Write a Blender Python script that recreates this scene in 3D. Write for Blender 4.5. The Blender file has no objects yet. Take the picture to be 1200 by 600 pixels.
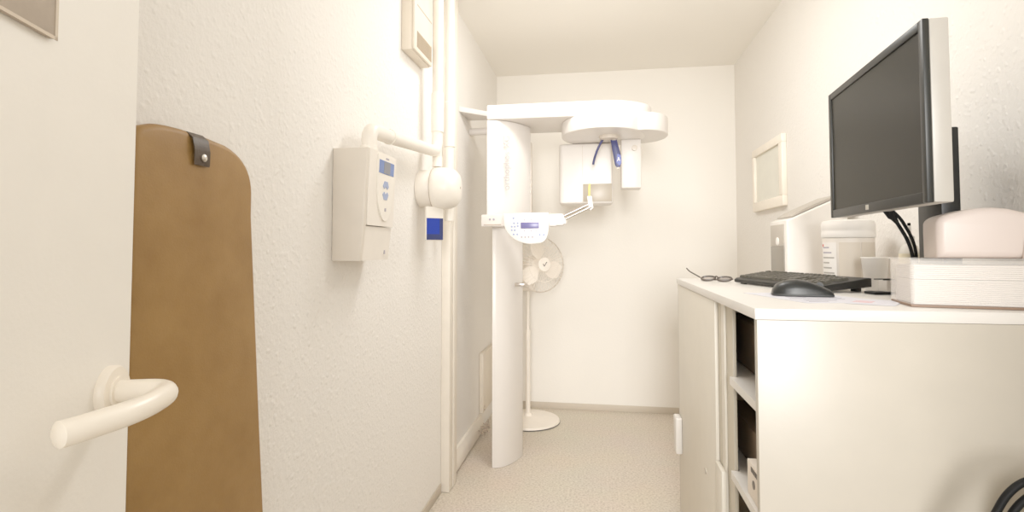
import bpy, bmesh, math, random
from mathutils import Vector, Matrix
random.seed(7)
PI = math.pi
scene = bpy.context.scene
COL = scene.collection

# ------------------------------------------------------------------ materials
def nodes_of(name):
    m = bpy.data.materials.new(name); m.use_nodes = True
    nt = m.node_tree
    return m, nt, nt.nodes['Principled BSDF']

def mat(name, col, rough=.5, metal=0, var=.03, vscale=14, bump=0, bscale=120, spec=.5, trans=0):
    """plain procedural material: colour with a little noise, optional noise bump"""
    m, nt, b = nodes_of(name)
    tc = nt.nodes.new('ShaderNodeTexCoord')
    n = nt.nodes.new('ShaderNodeTexNoise'); n.inputs['Scale'].default_value = vscale; n.inputs['Detail'].default_value = 4
    nt.links.new(tc.outputs['Object'], n.inputs['Vector'])
    r = nt.nodes.new('ShaderNodeValToRGB')
    r.color_ramp.elements[0].position = .3; r.color_ramp.elements[1].position = .7
    r.color_ramp.elements[0].color = [max(0, c*(1-var)) for c in col] + [1]
    r.color_ramp.elements[1].color = [min(1, c*(1+var)) for c in col] + [1]
    nt.links.new(n.outputs['Fac'], r.inputs['Fac']); nt.links.new(r.outputs['Color'], b.inputs['Base Color'])
    b.inputs['Roughness'].default_value = rough; b.inputs['Metallic'].default_value = metal
    b.inputs['Specular IOR Level'].default_value = spec
    if trans: b.inputs['Transmission Weight'].default_value = trans
    if bump:
        n2 = nt.nodes.new('ShaderNodeTexNoise'); n2.inputs['Scale'].default_value = bscale; n2.inputs['Detail'].default_value = 3
        nt.links.new(tc.outputs['Object'], n2.inputs['Vector'])
        bp = nt.nodes.new('ShaderNodeBump'); bp.inputs['Strength'].default_value = bump; bp.inputs['Distance'].default_value = .004
        nt.links.new(n2.outputs['Fac'], bp.inputs['Height']); nt.links.new(bp.outputs['Normal'], b.inputs['Normal'])
    return m

def plaster(name, col, strength=.5):
    """painted woodchip plaster: sparse grains over a fine noise"""
    m, nt, b = nodes_of(name)
    tc = nt.nodes.new('ShaderNodeTexCoord')
    n = nt.nodes.new('ShaderNodeTexNoise'); n.inputs['Scale'].default_value = 75; n.inputs['Detail'].default_value = 6; n.inputs['Roughness'].default_value = .65
    v = nt.nodes.new('ShaderNodeTexVoronoi'); v.inputs['Scale'].default_value = 55; v.feature = 'SMOOTH_F1'
    for x in (n, v): nt.links.new(tc.outputs['Object'], x.inputs['Vector'])
    r = nt.nodes.new('ShaderNodeMapRange'); r.inputs['From Min'].default_value = .0; r.inputs['From Max'].default_value = .35
    r.inputs['To Min'].default_value = .55; r.inputs['To Max'].default_value = 0
    nt.links.new(v.outputs['Distance'], r.inputs['Value'])
    add = nt.nodes.new('ShaderNodeMath'); add.operation = 'ADD'
    nt.links.new(n.outputs['Fac'], add.inputs[0]); nt.links.new(r.outputs['Result'], add.inputs[1])
    bp = nt.nodes.new('ShaderNodeBump'); bp.inputs['Strength'].default_value = strength; bp.inputs['Distance'].default_value = .004
    nt.links.new(add.outputs[0], bp.inputs['Height']); nt.links.new(bp.outputs['Normal'], b.inputs['Normal'])
    b.inputs['Base Color'].default_value = list(col) + [1]
    b.inputs['Roughness'].default_value = .75; b.inputs['Specular IOR Level'].default_value = .25
    return m

def speckle_floor(name):
    m, nt, b = nodes_of(name)
    tc = nt.nodes.new('ShaderNodeTexCoord')
    n = nt.nodes.new('ShaderNodeTexNoise'); n.inputs['Scale'].default_value = 95; n.inputs['Detail'].default_value = 5; n.inputs['Roughness'].default_value = .7
    n2 = nt.nodes.new('ShaderNodeTexNoise'); n2.inputs['Scale'].default_value = 3
    for x in (n, n2): nt.links.new(tc.outputs['Object'], x.inputs['Vector'])
    r = nt.nodes.new('ShaderNodeValToRGB'); e = r.color_ramp.elements
    e[0].position = .33; e[0].color = (.40, .33, .255, 1)
    e[1].position = .62; e[1].color = (.72, .65, .55, 1)
    k = e.new(.47); k.color = (.60, .525, .43, 1)
    nt.links.new(n.outputs['Fac'], r.inputs['Fac'])
    mx = nt.nodes.new('ShaderNodeMixRGB'); mx.blend_type = 'MULTIPLY'; mx.inputs['Fac'].default_value = .12
    nt.links.new(r.outputs['Color'], mx.inputs[1]); nt.links.new(n2.outputs['Color'], mx.inputs[2])
    nt.links.new(mx.outputs['Color'], b.inputs['Base Color'])
    b.inputs['Roughness'].default_value = .45; b.inputs['Specular IOR Level'].default_value = .3
    return m

def leather(name):
    m, nt, b = nodes_of(name)
    tc = nt.nodes.new('ShaderNodeTexCoord')
    n = nt.nodes.new('ShaderNodeTexNoise'); n.inputs['Scale'].default_value = 9; n.inputs['Detail'].default_value = 7; n.inputs['Roughness'].default_value = .6
    n2 = nt.nodes.new('ShaderNodeTexNoise'); n2.inputs['Scale'].default_value = 260; n2.inputs['Detail'].default_value = 3
    for x in (n, n2): nt.links.new(tc.outputs['Object'], x.inputs['Vector'])
    r = nt.nodes.new('ShaderNodeValToRGB'); e = r.color_ramp.elements
    e[0].position = .3; e[0].color = (.245, .126, .030, 1)
    e[1].position = .72; e[1].color = (.325, .182, .054, 1)
    nt.links.new(n.outputs['Fac'], r.inputs['Fac']); nt.links.new(r.outputs['Color'], b.inputs['Base Color'])
    bp = nt.nodes.new('ShaderNodeBump'); bp.inputs['Strength'].default_value = .25; bp.inputs['Distance'].default_value = .001
    nt.links.new(n2.outputs['Fac'], bp.inputs['Height']); nt.links.new(bp.outputs['Normal'], b.inputs['Normal'])
    b.inputs['Roughness'].default_value = .5; b.inputs['Specular IOR Level'].default_value = .35
    return m

def clear(name, tint=(1, 1, 1), haze=.2):
    """clear acrylic / thin plastic: see-through, a little milky, glossy"""
    m, nt, b = nodes_of(name)
    out = nt.nodes['Material Output']
    t = nt.nodes.new('ShaderNodeBsdfTransparent'); t.inputs['Color'].default_value = list(tint) + [1]
    b.inputs['Base Color'].default_value = list(tint) + [1]; b.inputs['Roughness'].default_value = .4
    mx = nt.nodes.new('ShaderNodeMixShader'); mx.inputs['Fac'].default_value = haze
    nt.links.new(t.outputs[0], mx.inputs[1]); nt.links.new(b.outputs[0], mx.inputs[2]); nt.links.new(mx.outputs[0], out.inputs['Surface'])
    return m

WALL = (.82, .79, .745)
M = dict(
    wall=plaster('painted_plaster', WALL, .7), wall_back=plaster('back_wall_plaster', (.83, .795, .735), .12),
    ceiling=plaster('ceiling_paint', (.90, .87, .81), .1), floor=speckle_floor('speckled_vinyl'),
    skirting=mat('skirting_vinyl', (.52, .45, .36), .5), door=mat('door_laminate', (.86, .83, .77), .45, var=.015, bump=.08, bscale=160),
    leather=leather('tan_leather'), strap=mat('dark_strap', (.05, .028, .012), .5, bump=.2), steel=mat('steel', (.62, .58, .52), .3, 1),
    plate=mat('grey_plate', (.42, .345, .27), .6, var=.08, vscale=40), plate_edge=mat('plate_edge', (.6, .5, .38), .5),
    handle=mat('handle_nylon', (.87, .80, .69), .28), pipe=mat('pipe_plastic', (.80, .75, .67), .35),
    duct=mat('duct_plastic', (.78, .72, .63), .45), vent=mat('vent_plastic', (.72, .64, .53), .45), grille=mat('vent_grille', (.38, .30, .20), .6),
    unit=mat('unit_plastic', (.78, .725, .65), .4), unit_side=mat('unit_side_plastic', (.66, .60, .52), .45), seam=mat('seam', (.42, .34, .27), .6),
    lcd=mat('lcd', (.16, .17, .20), .2), lcd_blue=mat('lcd_blue', (.10, .17, .42), .25), grey_btn=mat('button_blue_grey', (.30, .36, .55), .5),
    dots=mat('print_grey', (.36, .33, .38), .6), blue=mat('blue_sticker', (.006, .03, .33), .35), navy=mat('dark_sticker', (.02, .03, .12), .35),
    xray=mat('machine_enamel', (.76, .72, .68), .3, var=.01), xray_grey=mat('machine_grey', (.62, .55, .47), .4), xray_text=mat('machine_text', (.45, .42, .42), .5),
    window=mat('beam_window', (.44, .38, .30), .35), rod=mat('metal_rod', (.50, .45, .40), .3, .8), violet=mat('violet_display', (.13, .12, .30), .3),
    blue_rod=mat('blue_rod', (.03, .05, .30), .35), blue_dark=mat('blue_dark', (.022, .026, .125), .4), white=mat('white_plastic', (.79, .76, .72), .35), yellow=mat('yellow_tip', (.85, .55, .12), .4),
    fan=mat('fan_plastic', (.87, .80, .71), .4), fan_dark=mat('fan_mark', (.09, .08, .07), .5),
    cab=mat('cabinet_laminate_dimmed', (.44, .40, .335), .35, var=.02, bump=.03), cab_top=mat('cabinet_top', (.66, .63, .59), .3, var=.015), cab_in=mat('cabinet_inside', (.48, .40, .29), .6),  # end panel colour darkened so it looks less lit than the top
    cab_front=mat('cabinet_front_lit', (.62, .575, .49), .4, var=.02),  # brighter copy of the laminate, light on the front put into its colour
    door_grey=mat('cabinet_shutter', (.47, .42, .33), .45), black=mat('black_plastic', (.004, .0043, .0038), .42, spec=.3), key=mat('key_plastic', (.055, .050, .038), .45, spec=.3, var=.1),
    kb=mat('keyboard_body', (.0095, .009, .0075), .4, spec=.3), mouse=mat('mouse_plastic', (.012, .0128, .012), .35, spec=.3, bump=.05, bscale=400), mouse_side=mat('mouse_rubber', (.02, .021, .02), .55),
    bezel=mat('monitor_bezel', (.007, .0072, .0055), .4, spec=.3), screen=mat('screen_off', (.0135, .0125, .0085), .35, spec=.12, var=.05, vscale=6), silver=mat('silver_plastic', (.36, .335, .295), .4),
    logo=mat('logo_badge', (.42, .39, .33), .4), paper=mat('paper', (.70, .67, .665), .8, var=.015), sheet=mat('printed_paper', (.62, .61, .66), .8, var=.01), ink=mat('ink', (.10, .09, .13), .7), red=mat('red_print', (.62, .12, .10), .6),
    pink=mat('pink_print', (.85, .42, .36), .6), tub=mat('tub_plastic', (.74, .68, .61), .4, trans=.0), tub_label=mat('tub_label', (.78, .745, .70), .5), tub_grey=mat('tub_label_grey', (.62, .55, .46), .5),
    cover=mat('cover_plastic', (.62, .53, .485), .4, var=.01), acrylic=clear('clear_acrylic', (1, .985, .965), .22), brown=mat('brown_base', (.20, .12, .075), .5),
    clearbox=clear('clear_plastic', (.93, .91, .88), .35), bottle=clear('bottle_plastic', (.97, .94, .88), .6), bottle_label=mat('bottle_label', (.78, .70, .50), .6),
    cup=mat('cup_plastic', (.86, .82, .77), .4), dev=mat('device_plastic', (.78, .74, .69), .35), dev_grey=mat('device_grey', (.42, .375, .32), .45), dev_dark=mat('device_dark', (.22, .195, .16), .4),
    glass=mat('frame_glass', (.70, .69, .60), .12), frame=mat('frame_white', (.88, .81, .70), .4), carton=mat('carton', (.78, .70, .61), .7), folder=mat('brown_folder', (.16, .115, .08), .6),
    spec=mat('spectacle_frame', (.06, .045, .035), .35), lens=clear('lens', (.55, .5, .46), .3), bag=mat('bag_cloth', (.7, .65, .52), .8, bump=.15), cord=mat('black_cord', (.003, .003, .003), .6, spec=.12),
)

# ------------------------------------------------------------------ mesh builder
class MB:
    def __init__(s): s.bm = bmesh.new()
    def _bev(s, geom_verts, w, seg):
        es = {e for v in geom_verts for e in v.link_edges}
        bmesh.ops.bevel(s.bm, geom=list(es), offset=w, segments=seg, affect='EDGES', profile=.5, clamp_overlap=True)
    def box(s, x0, x1, y0, y1, z0, z1, bev=0, seg=2):
        t = bmesh.new()
        P = [(x, y, z) for x in (x0, x1) for y in (y0, y1) for z in (z0, z1)]
        v = [t.verts.new(p) for p in P]
        for f in ((0, 1, 3, 2), (4, 6, 7, 5), (0, 4, 5, 1), (2, 3, 7, 6), (0, 2, 6, 4), (1, 5, 7, 3)): t.faces.new([v[i] for i in f])
        bmesh.ops.recalc_face_normals(t, faces=t.faces)
        if bev: bmesh.ops.bevel(t, geom=list(t.edges), offset=bev, segments=seg, affect='EDGES', profile=.5, clamp_overlap=True)
        s._merge(t); return s
    def _merge(s, t):
        me = bpy.data.meshes.new('tmp'); t.to_mesh(me); t.free(); s.bm.from_mesh(me); bpy.data.meshes.remove(me)
    def prism(s, poly, axis, a, b, bev=0, seg=2):
        """extrude a 2-D polygon along an axis; poly coords are the two other axes in x,y,z order"""
        t = bmesh.new()
        def pt(p, h):
            return {'x': (h, p[0], p[1]), 'y': (p[0], h, p[1]), 'z': (p[0], p[1], h)}[axis]
        A = [t.verts.new(pt(p, a)) for p in poly]; B = [t.verts.new(pt(p, b)) for p in poly]
        n = len(poly)
        fa = t.faces.new(A); fb = t.faces.new(B[::-1])
        for i in range(n): t.faces.new([A[i], B[i], B[(i+1) % n], A[(i+1) % n]])
        bmesh.ops.recalc_face_normals(t, faces=t.faces)
        if bev:
            es = list({e for f in (fa, fb) for e in f.edges})
            bmesh.ops.bevel(t, geom=es, offset=bev, segments=seg, affect='EDGES', profile=.5, clamp_overlap=True)
        s._merge(t); return s
    def tube(s, pts, r, seg=16, cap=True):
        pts = [Vector(p) for p in pts]; n = len(pts)
        rs = r if isinstance(r, (list, tuple)) else [r]*n
        tang = [(pts[min(i+1, n-1)]-pts[max(i-1, 0)]).normalized() for i in range(n)]
        up = Vector((0, 0, 1)) if abs(tang[0].z) < .9 else Vector((1, 0, 0))
        nrm = tang[0].cross(up).normalized()
        rings = []
        for i in range(n):
            if i:
                q = tang[i-1].rotation_difference(tang[i]); nrm = (q @ nrm).normalized()
            bi = tang[i].cross(nrm)
            rings.append([s.bm.verts.new(pts[i]+(nrm*math.cos(2*PI*k/seg)+bi*math.sin(2*PI*k/seg))*rs[i]) for k in range(seg)])
        for i in range(n-1):
            for k in range(seg):
                s.bm.faces.new([rings[i][k], rings[i][(k+1) % seg], rings[i+1][(k+1) % seg], rings[i+1][k]])
        if cap:
            s.bm.faces.new(rings[0][::-1]); s.bm.faces.new(rings[-1])
        return s
    def lathe(s, prof, c=(0, 0, 0), axis=(0, 0, 1), seg=40, sx=1, sy=1):
        """profile of (radius, height) turned about an axis"""
        ax = Vector(axis).normalized(); q = Vector((0, 0, 1)).rotation_difference(ax); c = Vector(c)
        rings = []
        for r, h in prof:
            if r < 1e-6: rings.append([s.bm.verts.new(c+q @ Vector((0, 0, h)))])
            else: rings.append([s.bm.verts.new(c+q @ Vector((r*sx*math.cos(2*PI*k/seg), r*sy*math.sin(2*PI*k/seg), h))) for k in range(seg)])
        for a, b in zip(rings, rings[1:]):
            for k in range(seg):
                k2 = (k+1) % seg
                if len(a) == 1 and len(b) == 1: continue
                if len(a) == 1: f = [a[0], b[k2], b[k]]
                elif len(b) == 1: f = [a[k], a[k2], b[0]]
                else: f = [a[k], a[k2], b[k2], b[k]]
                s.bm.faces.new(f)
        return s
    def torus(s, c, axis, R, r, seg=48, rs=6):
        ax = Vector(axis).normalized(); q = Vector((0, 0, 1)).rotation_difference(ax); c = Vector(c)
        pts = [c+q @ Vector((R*math.cos(2*PI*k/seg), R*math.sin(2*PI*k/seg), 0)) for k in range(seg)]
        rings = []
        for k in range(seg):
            rad = (pts[k]-c).normalized()
            rings.append([s.bm.verts.new(pts[k]+(rad*math.cos(2*PI*j/rs)+ax*math.sin(2*PI*j/rs))*r) for j in range(rs)])
        for k in range(seg):
            a, b = rings[k], rings[(k+1) % seg]
            for j in range(rs): s.bm.faces.new([a[j], b[j], b[(j+1) % rs], a[(j+1) % rs]])
        return s
    def xf(s, mtx): s.bm.transform(mtx); return s
    def build(s, name, m, parent=None, org=None, smooth=40, kind=None, label=None):
        """org: world origin of the thing the mesh was drawn around (subtracted)"""
        if org is not None: s.bm.transform(Matrix.Translation(-Vector(org)))
        bmesh.ops.recalc_face_normals(s.bm, faces=s.bm.faces)
        me = bpy.data.meshes.new(name); s.bm.to_mesh(me); s.bm.free()
        me.polygons.foreach_set('use_smooth', [True]*len(me.polygons))
        me.set_sharp_from_angle(angle=math.radians(smooth))
        me.materials.append(m)
        o = bpy.data.objects.new(name, me); COL.objects.link(o)
        if parent is not None: o.parent = parent
        if kind: o['kind'] = kind
        if label: o['label'] = label
        return o

def thing(name, label, cat, loc=(0, 0, 0), rz=0, group=None):
    o = bpy.data.objects.new(name, None); COL.objects.link(o)
    o.empty_display_size = .05
    o.location = loc; o.rotation_euler = (0, 0, rz)
    o['label'] = label; o['category'] = cat
    if group: o['group'] = group
    return o
def tag(o, label, cat, group=None):
    o['label'] = label; o['category'] = cat
    if group: o['group'] = group
    return o
def lettering(name, body, size, mtx, m, parent, depth=.0004, org=None, space=1.0):
    cu = bpy.data.curves.new(name, 'FONT'); cu.body = body; cu.size = size; cu.extrude = depth
    cu.align_x = 'CENTER'; cu.align_y = 'CENTER'; cu.space_character = space
    tmp = bpy.data.objects.new(name+'_curve', cu); COL.objects.link(tmp)
    dg = bpy.context.evaluated_depsgraph_get()
    me = bpy.data.meshes.new_from_object(tmp.evaluated_get(dg))
    COL.objects.unlink(tmp); bpy.data.objects.remove(tmp); bpy.data.curves.remove(cu)
    me.transform(mtx)
    if org is not None: me.transform(Matrix.Translation(-Vector(org)))
    me.materials.clear(); me.materials.append(m); me.name = name
    o = bpy.data.objects.new(name, me); COL.objects.link(o); o.parent = parent
    return o
def bez(p0, p1, p2, n=8):
    p0, p1, p2 = Vector(p0), Vector(p1), Vector(p2)
    return [(1-t)**2*p0+2*t*(1-t)*p1+t*t*p2 for t in [i/n for i in range(n+1)]]
def round_path(pts, rad, n=8):
    """polyline with rounded corners"""
    pts = [Vector(p) for p in pts]; out = [pts[0]]
    for i in range(1, len(pts)-1):
        a, b, c = pts[i-1], pts[i], pts[i+1]
        r = min(rad, (a-b).length*.49, (c-b).length*.49)
        out += bez(b+(a-b).normalized()*r, b, b+(c-b).normalized()*r, n)
    return out+[pts[-1]]
def rrect(x0, x1, y0, y1, r, n=6):
    if not isinstance(r, (list, tuple)): r = [r]*4          # bl, br, tr, tl
    P = []
    for (cx, cy, a0, q) in ((x0, y0, PI, r[0]), (x1, y0, 1.5*PI, r[1]), (x1, y1, 0, r[2]), (x0, y1, .5*PI, r[3])):
        ox = cx+q if cx == x0 else cx-q; oy = cy+q if cy == y0 else cy-q
        for i in range(n+1):
            a = a0+.5*PI*i/n; P.append((ox+q*math.cos(a), oy+q*math.sin(a)))
    return P
def smooth_poly(pts, n=4):
    """closed Catmull-Rom through points"""
    out = []; k = len(pts)
    for i in range(k):
        p0, p1, p2, p3 = [Vector(pts[(i+j-1) % k]) for j in range(4)]
        for j in range(n):
            t = j/n
            out.append(tuple(.5*((2*p1)+(p2-p0)*t+(2*p0-5*p1+4*p2-p3)*t*t+(3*p1-p0-3*p2+p3)*t**3)))
    return out

# ------------------------------------------------------------------ room shell
XL, XR, YB, H, YF = -.765, .97, 4.0735, 2.5, -.33
MB().box(-1.0, 1.2, -1.6, 4.3, -.1, 0).build('floor', M['floor'], kind='structure')
MB().box(-1.0, 1.2, -.43, 4.3, H, H+.1).build('ceiling', M['ceiling'], kind='structure')
MB().box(XL-.12, XL, YF, 4.2, 0, H).build('wall_left', M['wall'], kind='structure')
MB().box(XR, XR+.12, YF, 4.2, 0, H).build('wall_right', M['wall'], kind='structure')
MB().box(XL, XR, YB, YB+.12, 0, H).build('wall_back', M['wall_back'], kind='structure')
b = MB(); b.box(XL-.12, -.31, YF-.1, YF, 0, H); b.box(.62, XR+.12, YF-.1, YF, 0, H); b.box(-.31, .62, YF-.1, YF, 2.08, H)
b.build('wall_front', M['wall'], kind='structure')
MB().box(XL, XR, YB-.006, YB, 0, .046, .002).build('baseboard_back', M['skirting'], kind='structure')
MB().box(XL, XL+.006, YF, 2.598, 0, .046, .002).build('baseboard_left', M['skirting'], kind='structure')

# open door leaf in the left foreground, turned 18 degrees past square
DA = math.radians(18)
E0 = Vector((-.537, .56, 0))                        # free edge of the leaf
door = MB().box(-.82, 0, -.04, 0, .006, 2.05, .0015).build('door_1', M['door'], kind='structure')
# local x runs along the leaf to its free edge, local -y is away from the viewer side
door.matrix_world = Matrix.Translation(E0) @ Matrix.Rotation(PI/2+DA, 4, 'Z')
# viewer side is -y_local? leaf normal N = (cos18, sin18): local y maps to (-cos18,-sin18)
for v in door.data.vertices: v.co.y = v.co.y+.04    # leaf body lies behind the face y=0
def dl(a, o, z): return (a, -o, z)                  # along, out of the face, height
hz = 1.028
hpts = round_path([dl(-.043, .004, hz), dl(-.043, .066, hz), dl(-.108, .064, hz-.003), dl(-.166, .040, hz-.003), dl(-.176, .034, hz-.003), dl(-.180, .0315, hz-.003)], .028, 9)
hr = [.0118]*(len(hpts)-1)+[.0085]
hpts.append(hpts[-1]+(hpts[-1]-hpts[-2]).normalized()*.0012); hr.append(.004)
hb = MB().tube(hpts, hr, 20)
MBh = hb.build('door_handle', M['handle'], door)
MB().lathe([(0, 0), (.0275, 0), (.0275, .007), (.0255, .0095), (.016, .0095), (.016, .012), (0, .012)], dl(-.043, -.0002, hz), (0, -1, 0)).build('rosette', M['handle'], door)
sp_loc = E0+Vector((-math.sin(DA), math.cos(DA), 0))*-.15
sg = thing('sign_plate', 'beige grey square-cornered plate fixed high on the open white door', 'sign', (sp_loc.x, sp_loc.y, 1.371), PI/2+DA)
MB().prism(rrect(-.297, 0, 0, .21, .006), 'y', -.0045, -.0002, .0008).build('plate', M['plate'], sg)
fr = MB()
fr.box(-.297, 0, -.0052, -.0046, 0, .003); fr.box(-.0035, 0, -.0052, -.0046, 0, .21)
fr.build('plate_edge', M['plate_edge'], sg)

# ------------------------------------------------------------------ tan apron on the left wall
aL = (XL, .92, .5)
ap = thing('protective_apron', 'long tan leather-look x-ray apron hanging on the left wall', 'apron', aL)
def apron_poly(y0, y1, y1b, z0, z1):
    P = [(y0, z0), (y1b, z0)]
    P += [(y1b+(y1-y1b)*.5, .82), (y1, 1.25)]
    P += [tuple(v) for v in bez((y1, 1.30), (y1-.004, z1-.022), (y1-.085, z1-.004), 10)]
    P += [tuple(v) for v in bez((y1-.15, z1+.002), (y0+.06, z1+.008), (y0+.035, z1-.004), 6)]
    P += [tuple(v) for v in bez((y0+.03, z1-.006), (y0, z1-.012), (y0, z1-.05), 6)]
    return P
MB().prism(apron_poly(.755, 1.066, 1.145, .42, 1.392), 'x', XL+.006, XL+.034, .012, 4).build('front_panel', M['leather'], ap, aL, 60)
MB().prism(apron_poly(.742, 1.05, 1.12, .44, 1.386), 'x', XL+.001, XL+.012, .004, 3).build('back_panel', M['leather'], ap, aL, 60)
sb = MB()
sl = [(XL+.012, 1.3905), (XL+.03, 1.394), (XL+.040, 1.384), (XL+.0425, 1.362), (XL+.0395, 1.338)]
def strap_strip(pts, y0, y1, slope, t=.003):
    bm = sb.bm; n = len(pts); L = []
    for i, (x, z) in enumerate(pts):
        dy = slope*i/(n-1)
        L.append([bm.verts.new((x, y0+dy, z)), bm.verts.new((x, y1+dy, z)), bm.verts.new((x-t*.4, y1+dy, z-t)), bm.verts.new((x-t*.4, y0+dy, z-t))])
    for a, c in zip(L, L[1:]):
        for k in range(4): bm.faces.new([a[k], a[(k+1) % 4], c[(k+1) % 4], c[k]])
    bm.faces.new(L[0]); bm.faces.new(L[-1][::-1])
strap_strip(sl, .872, .912, .012)
st = sb.build('hanging_strap', M['strap'], ap, aL, 60)
MB().lathe([(0, 0), (.007, 0), (.007, .002), (.0045, .004), (0, .0045)], (XL+.0405, .906, 1.35), (1, 0, 0), 20).build('rivet', M['steel'], st, aL)

# ------------------------------------------------------------------ wall control unit
cL = (XL, 1.59, 1.145)
cu = thing('wall_control_unit', 'white wall control box with small display beside the pipe elbow', 'control box', cL)
yn, yf = 1.478, 1.705
sec = rrect(yn, yf, 1.145, 1.475, .008, 4)
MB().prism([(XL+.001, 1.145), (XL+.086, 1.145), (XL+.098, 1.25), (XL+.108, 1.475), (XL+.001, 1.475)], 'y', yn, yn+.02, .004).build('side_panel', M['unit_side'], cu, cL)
MB().prism([(XL+.001, 1.146), (XL+.084, 1.146), (XL+.094, 1.248), (XL+.001, 1.248)], 'y', yn+.0202, yf, .006, 3).build('lower_housing', M['unit'], cu, cL)
MB().prism([(XL+.001, 1.2505), (XL+.100, 1.2505), (XL+.110, 1.476), (XL+.001, 1.476)], 'y', yn+.0202, yf, .006, 3).build('upper_housing', M['unit'], cu, cL)
def on_face(y, z, off=.0):                 # a point on the slanted upper face
    return (XL+.100+.010*(z-1.2505)/.2255+off, y, z)
def face_poly(name, pts, o0, o1, m, par):
    b = MB(); bm = b.bm
    A = [bm.verts.new(on_face(y, z, o0)) for y, z in pts]; B = [bm.verts.new(on_face(y, z, o1)) for y, z in pts]
    bm.faces.new(A); bm.faces.new(B[::-1]); n = len(pts)
    for i in range(n): bm.faces.new([A[i], A[(i+1) % n], B[(i+1) % n], B[i]])
    return b.build(name, m, par, cL)
inset = [(1.548, 1.462), (1.565, 1.469), (1.655, 1.469), (1.678, 1.462), (1.682, 1.42), (1.676, 1.34), (1.655, 1.285), (1.628, 1.268), (1.598, 1.275), (1.562, 1.32), (1.549, 1.39)]
fp = face_poly('control_panel', smooth_poly(inset, 3), -.001, .004, M['pipe'], cu)
d = face_poly('display', [(1.556, 1.412), (1.672, 1.412), (1.672, 1.452), (1.556, 1.452)], .003, .0052, M['lcd_blue'], fp)
face_poly('display_window', [(1.590, 1.414), (1.640, 1.414), (1.640, 1.45), (1.590, 1.45)], .005, .006, M['lcd'], d)
for yy, zz, w in ((1.613, 1.378, 0), (1.613, 1.345, 1)):
    s_ = 1 if w == 0 else -1
    face_poly('arrow_button', [(yy-.022, zz-.004*s_), (yy-.012, zz+.012*s_), (yy+.012, zz+.012*s_), (yy+.022, zz-.004*s_), (yy+.012, zz-.012*s_), (yy, zz-.004*s_), (yy-.012, zz-.012*s_)], .003, .0058, M['grey_btn'], fp)
face_poly('indicator', [(1.613, 1.297), (1.622, 1.297), (1.622, 1.307), (1.613, 1.307)], .003, .0055, M['dots'], fp)
face_poly('emblem', [(1.605, 1.458), (1.628, 1.458), (1.628, 1.463), (1.605, 1.463)], .003, .0052, M['dots'], fp)
MB().box(XL+.084, XL+.0885, 1.657, 1.664, 1.164, 1.176).build('catch', M['dots'], cu, cL)

# ------------------------------------------------------------------ pipes, domed unit, trunking, vent on the left wall
PX = -.690
pp = thing('drain_pipe', 'cream pipe bending from the ceiling to the control box', 'pipe', (PX, 2.275, 1.4))
pL = (PX, 2.275, 1.4)
MB().tube(round_path([(PX, 1.565, 1.478), (PX, 1.565, 1.545), (PX, 1.70, 1.553), (PX, 2.275, 1.60), (PX, 2.275, 1.75), (PX, 2.275, 2.499)], .062, 10), .0235, 24).build('pipe_run', M['pipe'], pp, pL)
MB().lathe([(.0235, 0), (.0275, .001), (.0275, .016), (.0235, .018)], (PX, 1.565, 1.477), seg=28).build('pipe_collar', M['pipe'], pp, pL)
MB().lathe([(.0235, 0), (.0275, .002), (.0275, .17), (.0250, .175)], (PX, 2.275, 1.685), seg=28).build('pipe_socket', M['pipe'], pp, pL)
MB().tube([(PX, 2.275, 1.58), (PX, 2.275, 1.535)], .0215, 24).build('pipe_stub', M['pipe'], pp, pL)
t2 = bez((PX, 1.72, 1.5545), (PX, 1.725, 1.555), (PX, 1.73, 1.5555), 2)
MB().tube(t2, .0262, 24).build('pipe_collar', M['pipe'], pp, pL)
p2 = thing('drain_pipe', 'straight cream pipe running up the left wall behind the elbowed pipe', 'pipe', (PX, 2.465, 1.3))
qL = (PX, 2.465, 1.3)
MB().tube([(PX, 2.465, 1.31), (PX, 2.465, 2.499)], .0225, 24).build('pipe_run', M['pipe'], p2, qL)
MB().lathe([(.0225, 0), (.0268, .002), (.0268, .21), (.0225, .214)], (PX, 2.465, 1.655), seg=28).build('pipe_socket', M['pipe'], p2, qL)

dL = (XL, 2.27, 1.44)
dm = thing('domed_wall_unit', 'round white domed wall fitting with a blue sticker under it', 'wall fitting', dL)
MB().lathe([(0, .001), (.078, .001), (.081, .006), (.081, .06), (.078, .064), (0, .064)], dL, (1, 0, 0), 48).build('mounting_ring', M['unit'], dm, dL)
MB().lathe([(0, .066), (.086, .066), (.091, .072), (.092, .09), (.088, .13), (.080, .155), (.062, .172), (.03, .178), (0, .179)], dL, (1, 0, 0), 48).build('dome_cap', M['pipe'], dm, dL)
MB().lathe([(.0885, .064), (.0885, .0665)], dL, (1, 0, 0), 48).build('seam', M['seam'], dm, dL)
MB().box(XL+.179, XL+.1805, 2.272, 2.275, 1.437, 1.447).build('slot', M['seam'], dm, dL)
# bracket with the sticker faces into the room at 45 degrees
Mx = Matrix.Translation((XL+.076, 2.235, 1.27)) @ Matrix.Rotation(math.radians(42), 4, 'Z')
MB().box(-.040, .040, -.004, .012, -.056, .09, .004).xf(Mx).build('bracket', M['pipe'], dm, dL)
sk = MB().box(-.0375, .0375, -.0052, -.0036, -.052, .040).xf(Mx).build('sticker', M['blue'], dm, dL)
s2 = MB(); s2.box(.022, .0375, -.0058, -.0051, -.052, .040); s2.box(-.0375, .022, -.0058, -.0051, -.052, -.028); s2.xf(Mx)
s2.build('dark_band', M['navy'], sk, dL)

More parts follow.
